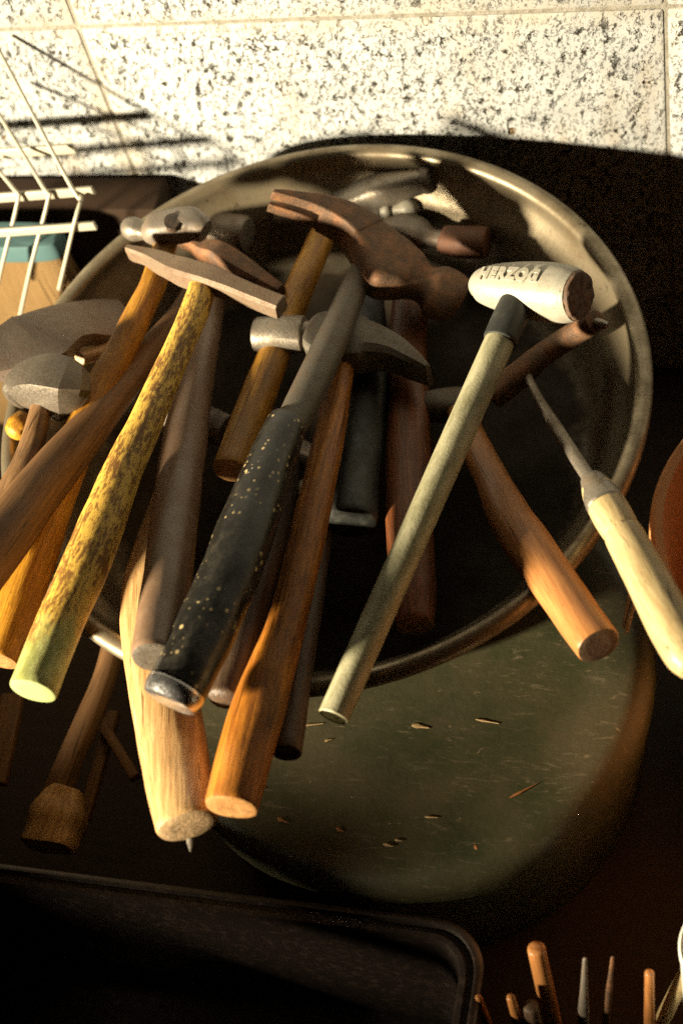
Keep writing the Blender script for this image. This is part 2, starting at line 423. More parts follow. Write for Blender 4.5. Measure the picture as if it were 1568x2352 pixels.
def solid(root, pts, mats, name='head', hint=ZUP, seg=32, k=5, bev=.001, dome0=0, dome1=0, wob=.0004, cmi=None, label=None, sharp=40):
    """pts: (px, py, z, half width px across, half height in metres or None, n)"""
    L = []
    for p in pts:
        c = P(p[0], p[1], p[2]); r = px_r(c, p[3])
        L.append((c, r, r if p[4] is None else p[4], p[5] if len(p) > 5 else 2.2))
    bm = bmesh.new(); loft(bm, stations(L, hint, k), seg, bev, bev, dome0, dome1, cmi=cmi)
    wobble(bm, wob, 60, _seed[0]); _seed[0] += 1
    return build(name, bm, mats, root, label=label, sharp=sharp)

# ------------------------------------------------------------------ tools deep in the pan
# straight red brown handle with the brown faced head
pts = [(905, 560, .040, 36), (940, 650, .038, 40), (936, 800, .036, 44), (938, 1000, .036, 50), (940, 1200, .036, 54), (948, 1350, .036, 53), (953, 1432, .037, 46)]
t = start('rubber_faced_hammer', 'hammer with straight red-brown handle and brown rubber face, under the claw hammer', 'hammer', pts)
handle(t, pts, [M_redbrown, M_endamber])
solid(t, [(820, 540, .052, 26, None), (880, 535, .054, 30, None), (930, 530, .056, 36, None, 3), (965, 540, .057, 34, None, 3), (990, 547, .058, 22, None), (1018, 551, .059, 21, None)], M_grey)
solid(t, [(1016, 551, .059, 27, None), (1022, 552, .059, 33, None), (1060, 556, .060, 36, None), (1100, 557, .061, 37, None), (1116, 558, .0615, 35, None)], M_redrub, 'face')
# black rubber handle, its head the flanged cylinder at the back
pts = [(842, 520, .030, 28), (848, 760, .034, 40), (843, 880, .040, 50), (828, 1000, .044, 57), (812, 1110, .046, 60), (806, 1195, .047, 61)]
t = start('sledge_hammer', 'hammer with fat dull black rubber handle ending bluntly at the pan centre', 'hammer', pts)
handle(t, pts, M_black, bev1=.003)
FLAT[0] = False
solid(t, [(770, 478, .046, 30, None, 3), (845, 448, .052, 36, None, 3), (880, 438, .055, 38, None, 3), (930, 425, .058, 33, None), (974, 414, .061, 28, None)], M_bright, dome0=.004)
solid(t, [(972, 415, .061, 31, None), (985, 412, .0615, 32, None), (991, 411, .062, 30, None)], M_grey, 'face')
FLAT[0] = True
# amber handle with a hanging hole; ball pein peeps out above the claw hammer
pts = [(765, 485, .066, 26), (715, 600, .064, 32), (668, 710, .063, 34), (636, 800, .063, 36), (588, 922, .063, 41), (530, 1078, .082, 42)]
t = start('ball_pein_hammer', 'ball pein hammer with amber handle pierced by a small dark hole near its butt', 'hammer', pts)
h = handle(t, pts, [M_gold, M_endamber])
solid(t, [(640, 500, .066, 30, None), (690, 498, .067, 30, None), (740, 497, .068, 32, None, 3.5), (800, 495, .069, 32, None, 3.5), (840, 490, .070, 22, None), (872, 485, .071, 18, None)], M_grey)
solid(t, [(872, 486, .071, 15, None), (884, 484, .071, 22, None), (893, 483, .071, 22, None), (900, 482, .071, 15, None), (912, 481, .072, 16, None), (925, 480, .072, 21, None), (940, 479, .073, 23, None), (953, 478, .073, 19, None), (961, 477, .073, 9, None)], M_white, 'ball_pein', k=3)
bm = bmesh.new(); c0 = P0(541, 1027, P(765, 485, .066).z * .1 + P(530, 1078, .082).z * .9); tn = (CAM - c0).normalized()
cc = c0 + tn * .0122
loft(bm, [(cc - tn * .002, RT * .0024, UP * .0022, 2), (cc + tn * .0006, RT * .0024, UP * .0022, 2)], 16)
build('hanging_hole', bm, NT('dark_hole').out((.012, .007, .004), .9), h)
# grey brown sleeve handled hammer
pts = [(510, 560, .052, 30), (478, 740, .060, 33), (452, 860, .070, 42), (427, 1000, .082, 51), (404, 1150, .094, 53), (384, 1300, .104, 52), (366, 1420, .111, 52), (353, 1503, .114, 52)]
t = start('sleeved_hammer', 'hammer with long grey-brown sleeved handle crossing over the pale ash handle', 'hammer', pts)
handle(t, pts, [M_greybrown, M_stone], bev1=.003)
solid(t, [(462, 523, .075, 33, None), (478, 522, .076, 36, None), (520, 528, .077, 38, None), (556, 536, .078, 40, None), (566, 538, .078, 37, None)], M_grey)
# pale ash handle
pts = [(440, 1000, .036, 40), (412, 1120, .044, 52), (376, 1270, .055, 74), (358, 1385, .061, 83), (368, 1520, .064, 82), (386, 1650, .066, 80), (408, 1780, .067, 78), (430, 1890, .068, 75)]
t = start('axe_handle_hammer', 'thick pale ash handle with sawn butt and a nail in it, lowest over the rim', 'hammer', pts)
h = handle(t, pts, [M_pale, M_endpale], rb=.72, bev1=.003)
solid(t, [(360, 930, .036, 34, None, 3.5), (440, 960, .036, 38, None, 3.5), (520, 990, .036, 34, None, 3.5)], M_grey)
bm = bmesh.new(); a = P(436, 1908, .060); b = P(438, 1955, .050)
loft(bm, stations([(a, .0016, .0016, 2), (a.lerp(b, .5), .0022, .0016, 2), (b, .0006, .0006, 2)], k=3), 10); build('nail', bm, M_shank, h)
# two dark handles showing either side of the amber one
pts = [(668, 1050, .040, 30), (625, 1240, .050, 36), (575, 1400, .058, 40), (540, 1530, .064, 42), (517, 1602, .066, 41)]
t = start('small_hammer', 'dark brown handle glimpsed between the black grip and the orange handle', 'hammer', pts); handle(t, pts, M_dark, dome1=.004)
solid(t, [(620, 1020, .038, 28, None, 3), (668, 1035, .038, 32, None, 3.5), (720, 1055, .038, 28, None, 3)], M_grey)
pts = [(745, 1150, .036, 28), (718, 1330, .048, 32), (690, 1500, .056, 35), (658, 1725, .058, 36)]
t = start('small_hammer', 'narrow blackened handle just right of the orange butt, end over the drum', 'hammer', pts); handle(t, pts, M_dark, bev1=.002)
solid(t, [(690, 1130, .034, 26, None, 3), (745, 1140, .034, 28, None, 3.5), (800, 1150, .034, 26, None, 3)], M_grey)
# tan handle on the right
pts = [(1048, 930, .036, 32), (1085, 1010, .044, 34), (1128, 1100, .053, 40), (1172, 1190, .062, 50), (1222, 1265, .067, 54), (1290, 1365, .072, 54), (1372, 1480, .076, 53)]
t = start('tan_hammer', 'hammer with smooth tan bulging handle and dark butt leaning over the right rim', 'hammer', pts)
handle(t, pts, [M_tan, M_dark], bev1=.0015)
solid(t, [(960, 935, .036, 30, None, 3), (1048, 930, .036, 36, None, 3.5), (1110, 925, .036, 30, None, 3)], M_shank)

# ------------------------------------------------------------------ tools on the left
FLAT[0] = False
pts = [(392, 528, .092, 26), (354, 648, .090, 30), (312, 735, .088, 33), (260, 840, .086, 37), (200, 960, .084, 42), (135, 1120, .082, 48), (78, 1280, .080, 54), (32, 1410, .078, 55), (-6, 1512, .068, 52)]
t = start('ball_pein_hammer', 'leftmost ball pein hammer, grey head with handle eye showing and honey handle', 'hammer', pts)
handle(t, pts, [M_honey, M_endamber])
o = solid(t, [(338, 535, .098, 24, None), (352, 532, .099, 32, .010, 2.6), (372, 525, .100, 36, .010, 4), (430, 515, .101, 36, .010, 4), (452, 520, .100, 32, .010, 2.6), (470, 530, .098, 27, .009)], M_grey)
bm = bmesh.new(); c0 = P(396, 510, .1105); loft(bm, [(c0 - ZUP * .003, RT * .0052, UP.cross(RT).normalized() * 0 + Vector((RT.y, -RT.x, 0)).normalized() * .0072, 2.2), (c0 + ZUP * .0012, RT * .0052, Vector((RT.y, -RT.x, 0)).normalized() * .0072, 2.2)], 24); wobble(bm, .0008, 200)
build('handle_eye', bm, M_dark, o)
solid(t, [(336, 535, .098, 17, None), (326, 531, .098, 22, None), (312, 527, .098, 27, None), (298, 523, .098, 25, None), (288, 520, .098, 17, None), (283, 519, .098, 7, None)], M_bright, 'ball_pein', k=3)
FLAT[0] = True
# big dusty head resting on the left rim, with its stub of handle
pts = [(185, 822, .080, 17), (240, 806, .076, 18), (320, 785, .070, 18)]
t = start('lump_hammer', 'lump hammer with broad dusty slab of a head lying across the left rim', 'hammer', pts)
handle(t, pts, [M_pale, M_endpale], wob=.0014)
solid(t, [(-60, 828, .098, 69.0, 0.0058, 7), (0, 816, .094, 72.5, 0.0062, 7), (60, 795, .090, 91.4, 0.0068, 7), (95, 780, .087, 98.4, 0.0068, 7), (135, 754, .083, 81.2, 0.0058, 7), (200, 743, .074, 81.2, 0.0058, 7), (300, 739, .062, 79.5, 0.0051, 7)], M_slab, wob=.0009, k=2, sharp=22, seg=8)
# rounded polished head at the left
pts = [(96, 935, .094, 24), (74, 1020, .086, 28), (42, 1100, .082, 32), (-20, 1205, .080, 36)]
t = start('stone_hammer', 'hammer with smooth rounded grey head gleaming below the broad dusty slab head', 'hammer', pts)
handle(t, pts, [M_dark if False else wood('brown_stick', (.33, .19, .09), (.15, .08, .035), dirt_lo=.5, dirt_hi=.7), M_dark])
solid(t, [(34, 908, .096, 24, .012, 2.4), (62, 893, .098, 43, .016, 4), (112, 888, .100, 55, .019, 6), (152, 895, .100, 55, .019, 6), (182, 903, .099, 40, .014, 4)], M_stone, dome0=.005, dome1=.005, sharp=24, k=2, seg=10)
pts = [(60, 960, .068, 24), (46, 978, .068, 30), (36, 990, .068, 26)]
t = thing('file_tool', 'tool with turned yellow wooden knob grip peeping out below the rounded grey head', 'file', frame(P(*pts[0][:3]), P(*pts[-1][:3])))
handle(t, pts, M_honey, dome1=.005, wob=0, name='grip')
solid(t, [(70, 946, .068, 10, None), (120, 890, .062, 9, None)], M_shank, 'tang')
# brown handled hammer, its thin dark head behind the brick hammer
pts = [(478, 610, .092, 24), (418, 712, .088, 27), (352, 797, .094, 33), (266, 905, .106, 43), (192, 1000, .116, 51), (100, 1112, .122, 60), (0, 1245, .112, 68), (-70, 1340, .112, 70)]
t = start('heavy_hammer', 'hammer with thick smooth dark brown handle widening off the left edge', 'hammer', pts)
handle(t, pts, M_brown, rb=.8)
solid(t, [(402, 548, .112, 11.7, 0.0056, 2.4), (440, 562, .112, 14.8, 0.0072, 3), (472, 578, .112, 23.4, 0.0088, 4), (505, 588, .111, 28.1, 0.0096, 4), (560, 622, .109, 26.5, 0.0088, 3.5), (645, 672, .105, 15.6, 0.0064, 3)], M_rust, dome0=.003, seg=8, sharp=22)
# flaked yellow brick hammer
FLAT[0] = False
pts = [(470, 640, .106, 30), (456, 692, .119, 33), (418, 782, .1185, 33), (374, 880, .117, 36), (328, 985, .115, 40), (281, 1084, .113, 45), (230, 1216, .110, 53), (188, 1320, .107, 55), (132, 1445, .103, 55), (77, 1584, .112, 56)]
t = start('brick_hammer', 'brick hammer with flaked yellow varnished handle turning mossy green at its butt', 'hammer', pts)
handle(t, pts, [M_flaked, NT('green_end').out((.33, .37, .15), .6)], k=6)
M_brick = steel('dusty_brown_steel', (.19, .135, .09), (.15, .09, .055), rough=.6, metal=.3, dust=(.25, .175, .11), dust_amt=.4)
solid(t, [(299, 581, .104, 7.4, 0.0067, 4), (345, 592, .105, 17.8, 0.0067, 4), (395, 614, .107, 26.6, 0.0075, 4.5), (430, 627, .108, 29.6, 0.0083, 5), (480, 642, .109, 29.6, 0.0083, 5), (530, 660, .108, 26.6, 0.0075, 4.5), (590, 684, .107, 24.4, 0.0067, 4.5), (644, 706, .105, 22.9, 0.0067, 5)], M_brick, seg=8, sharp=22, wob=.0007)
FLAT[0] = True

# ------------------------------------------------------------------ cross pein hammer with the long orange handle
pts = [(785, 800, .094, 32), (777, 880, .092, 32), (757, 1000, .090, 35), (724, 1150, .088, 40), (691, 1300, .087, 43), (652, 1450, .086, 47), (603, 1595, .084, 61), (566, 1720, .082, 64), (532, 1850, .080, 62)]
t = start('cross_pein_hammer', 'cross pein hammer with long glossy orange handle running to the front', 'hammer', pts)
handle(t, pts, [M_amber, M_endamber], rb=.85)
solid(t, [(716, 769, .098, 33, None), (722, 770, .098, 46, None, 3), (742, 776, .098, 62, .013, 4), (780, 785, .098, 72, .014, 4.5), (826, 795, .098, 66, .013, 4), (858, 798, .098, 54, .0125, 3), (905, 812, .097, 38, .012, 3), (950, 840, .095, 24, .012, 3), (984, 862, .093, 9, .011, 3)], M_shank, k=5, seg=12, sharp=22)
solid(t, [(590, 772, .098, 40, None), (596, 772, .098, 43, None), (640, 770, .098, 43, None), (694, 768, .098, 43, None), (699, 768, .098, 40, None), (702, 768, .098, 31, None), (718, 769, .098, 31, None)], M_bright, 'face', k=1, bev=.0008)

# ------------------------------------------------------------------ the claw hammer on top
gp = [(662, 968, .131, 42), (650, 992, .130, 49), (612, 1090, .127, 57), (572, 1200, .124, 66), (528, 1320, .121, 69), (480, 1430, .118, 70), (434, 1530, .114, 70), (404, 1585, .111, 68)]
pts = [(838, 590, .142, 30)] + gp[-1:]
t = start('claw_hammer', 'rusty claw hammer with paint-spattered black grip lying on top of the heap', 'hammer', pts)
handle(t, [(846, 590, .130, 28), (829, 626, .138, 29), (801, 690, .139, 32), (770, 760, .137, 37), (734, 842, .134, 40), (700, 915, .132, 40), (664, 985, .130, 36)], M_shank, name='shaft')
gr_ = handle(t, gp, M_grip, bev1=.002, name='grip', wob=.0008)
bm = bmesh.new(); zg = P(662, 968, .131).z * .78 + P(404, 1585, .111).z * .22; q0, q1 = P0(588, 1068, zg), P0(562, 1118, zg); tn = (CAM - q0).normalized() * .0168  # thin pale streak raised on the upper grip
loft(bm, stations([(q0 + tn, .0006, .0004, 2), (q0.lerp(q1, .3) + tn, .0016, .0006, 2), (q0.lerp(q1, .7) + tn, .0018, .0006, 2), (q1 + tn, .0008, .0004, 2)], tn.normalized(), k=4), 12); wobble(bm, .0006, 500, 4)
build('pale_smear', bm, NT('pale_smear_matte').out((.66, .60, .46), .6), gr_)
solid(t, [(406, 1581, .1112, 70, None), (399, 1594, .1107, 70, None), (392, 1607, .1102, 66, None)], M_chrome, 'end_cap', bev=.002)
W = Vector((.44, .05, .89)).normalized(); TQ = P0(870, 560, .090)
def top(px, py):                        # on the upper cheek of the head, which leans to the right
    d = ray(px, py); return CAM + d * ((TQ - CAM).dot(W) / d.dot(W))
def plate(bm, prs, off, k=5):
    """prs: lower edge, upper edge (picture), half thickness, squareness"""
    cs = catmull([top(q[0], q[1]) for q in prs], k); vs = catmull([top(q[2], q[3]) for q in prs], k)
    hs = catmull([Vector((q[4], q[5], 0)) for q in prs], k)
    sts = [((a + b) / 2 - W * off(i / (len(cs) - 1)), (b - a) / 2, W * h.x, max(h.y, 2)) for i, (a, b, h) in enumerate(zip(cs, vs, hs))]
    loft(bm, sts, 36, .0006, .0015)
bm = bmesh.new()
tine = [(628, 440, 634, 432, .0038, 6), (680, 454, 690, 436, .004, 6), (735, 474, 762, 446, .0042, 6), (790, 505, 832, 470, .0044, 6), (815, 530, 880, 500, .0046, 6)]
plate(bm, tine, lambda s: .0042)
plate(bm, tine, lambda s: .0158 + .0045 * s)
plate(bm, [(742, 478, 770, 449, .0120, 6), (790, 505, 832, 470, .012, 6), (818, 540, 882, 500, .0128, 6), (838, 588, 928, 530, .013, 5), (862, 630, 962, 556, .013, 4.5), (908, 642, 980, 572, .0128, 4), (946, 644, 990, 582, .0112, 3),
           (966, 652, 1002, 592, .0102, 2.4), (978, 662, 1014, 594, .0106, 2.2), (986, 676, 1028, 592, .0125, 2.1), (992, 688, 1044, 594, .0134, 2.1), (1024, 698, 1070, 608, .0136, 2.1), (1046, 694, 1086, 624, .0134, 2.1), (1052, 690, 1090, 632, .0125, 2.1)], lambda s: .0130)
wobble(bm, .0005, 110, 3)
build('head', bm, [M_rust], t, sharp=35)

# ------------------------------------------------------------------ white mallet
FLAT[0] = False
hp = [(1184, 700, .098, 35), (1040, 1026, .09, 36), (903, 1336, .08, 36), (766, 1646, .077, 37)]
t = start('mallet', 'mallet with white barrel head of raised lettering and hollow grey-green tube handle', 'mallet', hp)
bm = bmesh.new()
sts = stations(path(hp, 1.0, 2.0), k=14)
loft(bm, sts, 36, close=False)
c, a, b, nn = sts[-1]; tdir = (sts[-1][0] - sts[-2][0]).normalized()
r1 = ring(bm, sts[-1], 36); r2 = ring(bm, (c + tdir * .0006, a, b, 2), 36, .93); r3 = ring(bm, (c, a, b, 2), 36, .84)
r4 = ring(bm, (c - tdir * .06, a, b, 2), 36, .82)
skin(bm, r1, r2); skin(bm, r2, r3); skin(bm, r3, r4); cap(bm, r4, False)
bmesh.ops.remove_doubles(bm, verts=bm.verts, dist=.00002)
build('handle', bm, M_tube, t)
handle(t, [(1188, 690, .098, 38), (1171, 730, .0972, 40), (1148, 782, .0962, 39.5)], M_black, name='ferrule', rb=1.0, wob=.0002)
hs = [(1092, 655, .092, 26), (1104, 655, .093, 38), (1140, 658, .095, 50), (1195, 664, .098, 60), (1255, 671, .1015, 66), (1300, 676, .105, 64), (1322, 678, .107, 58)]
mh = [(P(x, y, z), px_r(P(x, y, z), r), px_r(P(x, y, z), r), 2.3) for x, y, z, r in hs]
bm = bmesh.new(); msts = stations(mh, k=6); loft(bm, msts, 48, .002, .001, dome0=.003, cmi=0)
head = build('head', bm, M_white, t)
bm = bmesh.new(); c, a, b, nn = msts[-1]; td = (msts[-1][0] - msts[-2][0]).normalized()
loft(bm, [(c - td * .003, a * .97, b * .97, 2.2), (c + td * .0022, a * .95, b * .95, 2.2)], 48, .001, .0015); 
bmesh.ops.subdivide_edges(bm, edges=bm.edges, cuts=1); wobble(bm, .0009, 300, 2)
build('torn_face', bm, M_breakface, head)
# raised letters bent round the barrel
def lettering(text, size, s0, s1, nrm, parent, name, mat, lift=.0009):
    cu = bpy.data.curves.new('t', 'FONT'); cu.body = text; cu.size = size; cu.extrude = lift * 1.5; cu.bevel_depth = .0003; cu.space_character = 1.12; cu.offset = .0005
    to = bpy.data.objects.new('t', cu); C.objects.link(to); bpy.context.view_layer.update()
    me = bpy.data.meshes.new_from_object(to.evaluated_get(bpy.context.evaluated_depsgraph_get()))
    bpy.data.objects.remove(to); bpy.data.curves.remove(cu)
    bm = bmesh.new(); bm.from_mesh(me); bpy.data.meshes.remove(me)
    xs = [v.co.x for v in bm.verts]; x0, x1 = min(xs), max(xs)
    acc = [0.0]
    for p, q in zip(msts, msts[1:]): acc.append(acc[-1] + (q[0] - p[0]).length)
    def at(fr):
        L = fr * acc[-1]; i = 0
        while i < len(acc) - 2 and acc[i + 1] < L: i += 1
        f = (L - acc[i]) / (acc[i + 1] - acc[i]); p, q = msts[i], msts[i + 1]
        return p[0].lerp(q[0], f), p[1].lerp(q[1], f), p[2].lerp(q[2], f)
    c, a, b = at(.5); th0 = math.atan2(nrm.dot(b.normalized()), nrm.dot(a.normalized()))
    sg = 1 if (b.normalized() * math.cos(th0) - a.normalized() * math.sin(th0)).dot(UP) > 0 else -1
    e = 2 / 2.3
    for v in bm.verts:
        c, a, b = at(s0 + (s1 - s0) * (v.co.x - x0) / (x1 - x0)); r = a.length
        th = th0 + sg * v.co.y / r; co, si = math.cos(th), math.sin(th)
        d = a * math.copysign(abs(co) ** e, co) + b * math.copysign(abs(si) ** e, si)
        v.co = c + d * (1 + (v.co.z + .0001) / r)
    return build(name, bm, mat, parent, sharp=50)
lettering('HERZOG', .0100, .10, .74, (UP * .14 - fwd * .99).normalized(), head, 'lettering', M_white, .0006)

FLAT[0] = True
# ------------------------------------------------------------------ thin shanked hammer on the right
hp = [(1362, 1110, .083, 31), (1376, 1133, .084, 41), (1400, 1175, .085, 45), (1422, 1213, .086, 44), (1428, 1224, .086, 42), (1434, 1234, .086, 46), (1480, 1320, .088, 51), (1532, 1420, .090, 55), (1575, 1500, .091, 54), (1592, 1530, .0915, 42)]
pts = [(1212, 860, .066, 9)] + hp
t = start('chipping_hammer', 'chipping hammer with thin steel shank and pale turned wooden handle on right rim', 'hammer', pts)
handle(t, hp, M_cream, dome1=.004, wob=.0003, k=5)
handle(t, [(1205, 850, .066, 9), (1235, 913, .069, 11), (1290, 1003, .076, 15), (1366, 1118, .083, 16)], M_bright, name='shank', wob=.0003)
handle(t, [(1357, 1100, .0825, 26), (1370, 1122, .0835, 36), (1381, 1142, .0842, 43), (1390, 1158, .0846, 45.5)], M_bright, name='ferrule', wob=.0003, k=3)
solid(t, [(1130, 908, .058, 30, None, 3), (1190, 862, .064, 30, None, 2.6), (1238, 820, .068, 27, None), (1241, 817, .068, 24, None), (1245, 814, .068, 27, None), (1300, 778, .072, 27, None), (1366, 738, .077, 27, None)], M_rust, k=4)
solid(t, [(1368, 741, .0775, 12, None), (1385, 746, .0785, 11, None), (1392, 748, .079, 8, None)], M_bright, 'tip', k=2)

# ------------------------------------------------------------------ small litter in the pan and on the drum
def sliver(name, label, cat, ax, ay, bx, by, z, hw, mat, group=None, bend=0):
    a, b = P(ax, ay, z), P(bx, by, z); m = (a + b) / 2 + Vector((0, 0, bend))
    bm = bmesh.new(); r = hw * mpx(a)
    loft(bm, stations([(a, r * .35, .0003, 2.5), (a.lerp(b, .3) + (m - (a + b) / 2), r * .8, .0004, 2.5), (m, r * .5, .0004, 2.5), (b, r * .2, .0003, 2.5)], k=4), 10)
    o = build(name, bm, mat, None, frame(a, b)); tag(o, label, cat, group); return o
M_chip = wood('fresh_splinter', (.62, .46, .24), (.48, .32, .15), dirt_lo=.7, dirt_hi=.9)
M_chip2 = wood('orange_splinter', (.50, .22, .07), (.35, .14, .05), dirt_lo=.7, dirt_hi=.9)
sliver('yellow_clip', 'bright curved yellow shaving behind the claw tips in the pan', 'shaving', 640, 412, 708, 428, .062, 6, M_chip, bend=-.003)
sliver('loose_nail', 'thin dark nail standing by the claw tips against the pan wall', 'nail', 612, 420, 604, 452, .075, 4, M_shank)
ch = [(690, 1667, 742, 1662, 4, 0), (945, 1665, 985, 1672, 8, 0), (1092, 1652, 1145, 1662, 4, 0), (745, 1702, 762, 1698, 5, 0), (590, 1806, 606, 1813, 5, 0), (636, 1879, 662, 1890, 6, 1), (772, 1902, 786, 1910, 5, 1), (880, 1938, 902, 1944, 5, 0), (906, 1928, 922, 1932, 4, 0), (1090, 1942, 1096, 1956, 6, 1), (1170, 1832, 1232, 1800, 4, 1), (975, 1876, 1005, 1878, 4, 0)]
for (ax, ay, bx, by, hw, k) in ch:
    sliver('wood_splinter', 'tiny orange wood splinter on the dark green drum top' if k else 'tiny pale wood splinter on the dark green drum top', 'splinter', ax, ay, bx, by, ZD - .0004, hw, M_chip2 if k else M_chip, 'orange splinters on the drum' if k else 'pale splinters on the drum')

# ------------------------------------------------------------------ wire basket and paper sack by the wall
M_wire = NT('white_coated_wire').out((.42, .385, .30), .4, 0, .5)
YB = -.055
t = thing('wire_basket', 'white wire basket with three flat bars hanging at the left of the wall', 'wire basket', Matrix.Translation(PY(100, 445, YB)))
def rod(root, pp, r, name, y=YB, rb=None, n=2):
    bm = bmesh.new(); L = [(PY(q[0], q[1], y if len(q) < 3 else q[2]), r, rb or r, n) for q in pp]
    loft(bm, stations(L, Vector((0, 1, .01)), k=4 if len(L) > 2 else 1), 12, .0003, .0003); return build(name, bm, M_wire, root)
for (ax, ay, bx, by, r) in ((-160, 362, 171, 341, .0042), (-160, 466, 214, 438, .0040), (-160, 546, 219, 518, .0036)):
    yb = {341: -.05, 438: -.078, 518: -.098}[by]; rod(t, [(ax, ay, yb), (bx, by, yb)], r, 'bar', rb=.0016, n=5)
for pp in ([(-10, 100, -.012), (165, 430, -.078), (187, 452, -.084), (172, 510, -.100), (136, 664, -.110)], [(-20, 232, -.028), (100, 430, -.078), (112, 455, -.084), (72, 610, -.108), (40, 757, -.116)], [(-20, 372, -.06), (34, 436, -.078), (42, 460, -.084), (8, 600, -.106), (-10, 680, -.112)]):
    rod(t, pp, .0015, 'wire')
n = NT('brown_kraft_paper'); v = n.map(); a = n.noise(n.map((1, 1, .25)), 75, 8, .75); n.bump(a, .6, .004)
M_kraft = n.out(n.mix(a, (.13, .075, .028), (.24, .15, .062)), .8, 0, .2)
n = NT('pale_blue_paper'); M_blue = n.out(n.mix(n.noise(n.map(), 60, 5), (.05, .11, .12), (.09, .155, .155)), .7, 0, .2)
A = PY(-240, 600, -.087); Bp = PY(138, 600, -.087); sw = (Bp - A).length; cx = (A + Bp) / 2; zt = PY(70, 574, -.087).z; zb = BZ
Ms = Matrix.Translation(Vector((cx.x, -.075, zb)))
t = thing('paper_sack', 'brown paper sack with a pale blue band standing behind the wire basket', 'sack', Ms)
bm = bmesh.new(); hgt = zt - zb
loft(bm, [(Vector((cx.x, -.075, zb + hgt * q)), Vector((sw / 2 * s, 0, 0)), Vector((0, .012 * s, 0)), 5) for q, s in ((0, .97), (.05, 1), (.5, 1.01), (.9, 1), (.98, .98))], 48, .002, .004)
bmesh.ops.subdivide_edges(bm, edges=[e for e in bm.edges], cuts=2); wobble(bm, .003, 28, 5); build('bag', bm, M_kraft, t)
bm = bmesh.new()
loft(bm, [(Vector((cx.x, -.075, zt + q)), Vector((sw / 2 * s, 0, 0)), Vector((0, .0135 * s, 0)), 5) for q, s in ((-.011, 1.02), (-.006, 1.02), (.0015, 1.01))], 48, .001, .002)
build('band', bm, M_blue, t)

n = NT('wall_shade_brown'); M_dk = n.out(n.mix(n.noise(n.map(), 40, 5), (.02, .011, .006), (.045, .024, .012)), .8, 0, .2)
bm = bmesh.new(); box(bm, Matrix.Translation((-.255, -.022, (.041 + BZ) / 2)), .165, .036, .041 - BZ, .003)  # added dark block, takes the place of the shadow low on the wall
o = build('wall_shade_box', bm, M_dk, None, Matrix.Translation((-.255, -.022, BZ))); tag(o, 'dark brown box standing in for the wall shadow between wire basket and pan rim', 'box')

# ------------------------------------------------------------------ clay pot at the right edge
n = NT('terracotta'); a = n.noise(n.map(), 55, 7, .65); n.bump(a, .2, .001)
M_clay = n.out(n.mix(a, (.50, .21, .075), (.62, .29, .12)), .7, 0, .25)
pcn = P0(1985, 1200, .075); rp = (P0(1487, 1190, .075) - pcn).length
Mp = Matrix.Translation(Vector((pcn.x, pcn.y, BZ)))
bm = bmesh.new(); H_ = .075 - BZ
rr = lathe(bm, [(rp * .62, 0), (rp * .8, H_ * .3), (rp * .93, H_ * .7), (rp * .95, H_ * .80), (rp * .995, H_ * .82), (rp, H_ * .88), (rp * .995, H_ * .98), (rp * .97, H_), (rp * .93, H_ * .995), (rp * .91, H_ * .9), (rp * .86, H_ * .6), (rp * .6, H_ * .08)], Mp, 128)
cap(bm, rr[0], True); cap(bm, rr[-1], False)
o = build('clay_pot', bm, M_clay, None, Mp); tag(o, 'round orange-brown clay pot cut off by the right edge beside the pan', 'pot')
# small sprung clip between the two right handles
a, b = P(1452, 1358, .02), P(1440, 1448, .004)
t = thing('metal_clip', 'small two-legged metal clip hanging between the tan and pale handles', 'clip', frame(a, b))
for (ax, ay, bx, by) in ((1448, 1350, 1432, 1440), (1462, 1362, 1438, 1452)):
    p, q = P(ax, ay, .02), P(bx, by, .004); bm = bmesh.new(); loft(bm, [(p, RT * .0012, UP * .0008, 3), (q, RT * .0012, UP * .0008, 3)], 12); build('leg', bm, M_bright, t)

# ------------------------------------------------------------------ black tray in the foreground
n = NT('black_tray_plastic'); a = n.noise(n.map(), 180, 6, .7)
n.bump(a, .15, .001); M_tray = n.out(n.mix(n.ramp(a, [(.5, 0.), (.75, 1.)]), (.022, .015, .012), (.075, .05, .038)), .42, 0, .5)
ZR = -.045
A = P(0, 1984, ZR); B = P(1000, 2110, ZR); ex = (B - A).normalized(); ey = Vector((ex.y, -ex.x, 0))
cor = P(1126, 2122, ZR)
def tray_ring(bm, inset, z, rc=.02):
    Lx, Ly = .62, .40; vs = []
    for (qx, qy, s) in ((0, 0, 0), (0, Ly, 1), (-Lx, Ly, 2), (-Lx, 0, 3)):
        sx = -1 if qx == 0 else 1; sy = 1 if qy == 0 else -1
        ox, oy = qx + sx * (inset + rc), qy + sy * (inset + rc)
        a0 = {0: 90, 1: 0, 2: -90, 3: 180}[s]
        for k in range(9):
            th = math.radians(a0 - k * 11.25 if True else 0)
            dx, dy = math.cos(th) * rc, -math.sin(th) * rc
            vs.append(bm.verts.new(Vector((cor.x, cor.y, 0)) + ex * (ox + dx) + ey * (oy + dy) + ZUP * z))
    return vs
bm = bmesh.new(); prev = None
for ins, z, rc in ((.022, BZ + .002, .02), (.012, ZR - .02, .024), (.0125, ZR - .004, .024), (.001, ZR - .004, .03), (.0, ZR - .002, .03), (.0012, ZR, .03), (.0042, ZR + .0005, .027), (.0056, ZR - .0022, .026), (.0085, ZR - .0022, .025), (.0095, ZR + .0002, .024), (.0125, ZR, .021), (.0138, ZR - .003, .02), (.024, BZ + .006, .018)):
    r = tray_ring(bm, ins, z, rc)
    if prev: skin(bm, prev, r)
    else: first = r
    prev = r
cap(bm, prev, False); cap(bm, first, True)
o = build('tray', bm, M_tray, None, Matrix.Translation(Vector((cor.x, cor.y, BZ))), sharp=60); tag(o, 'black plastic tray with a grooved rim and rounded corner in the dark foreground', 'tray')

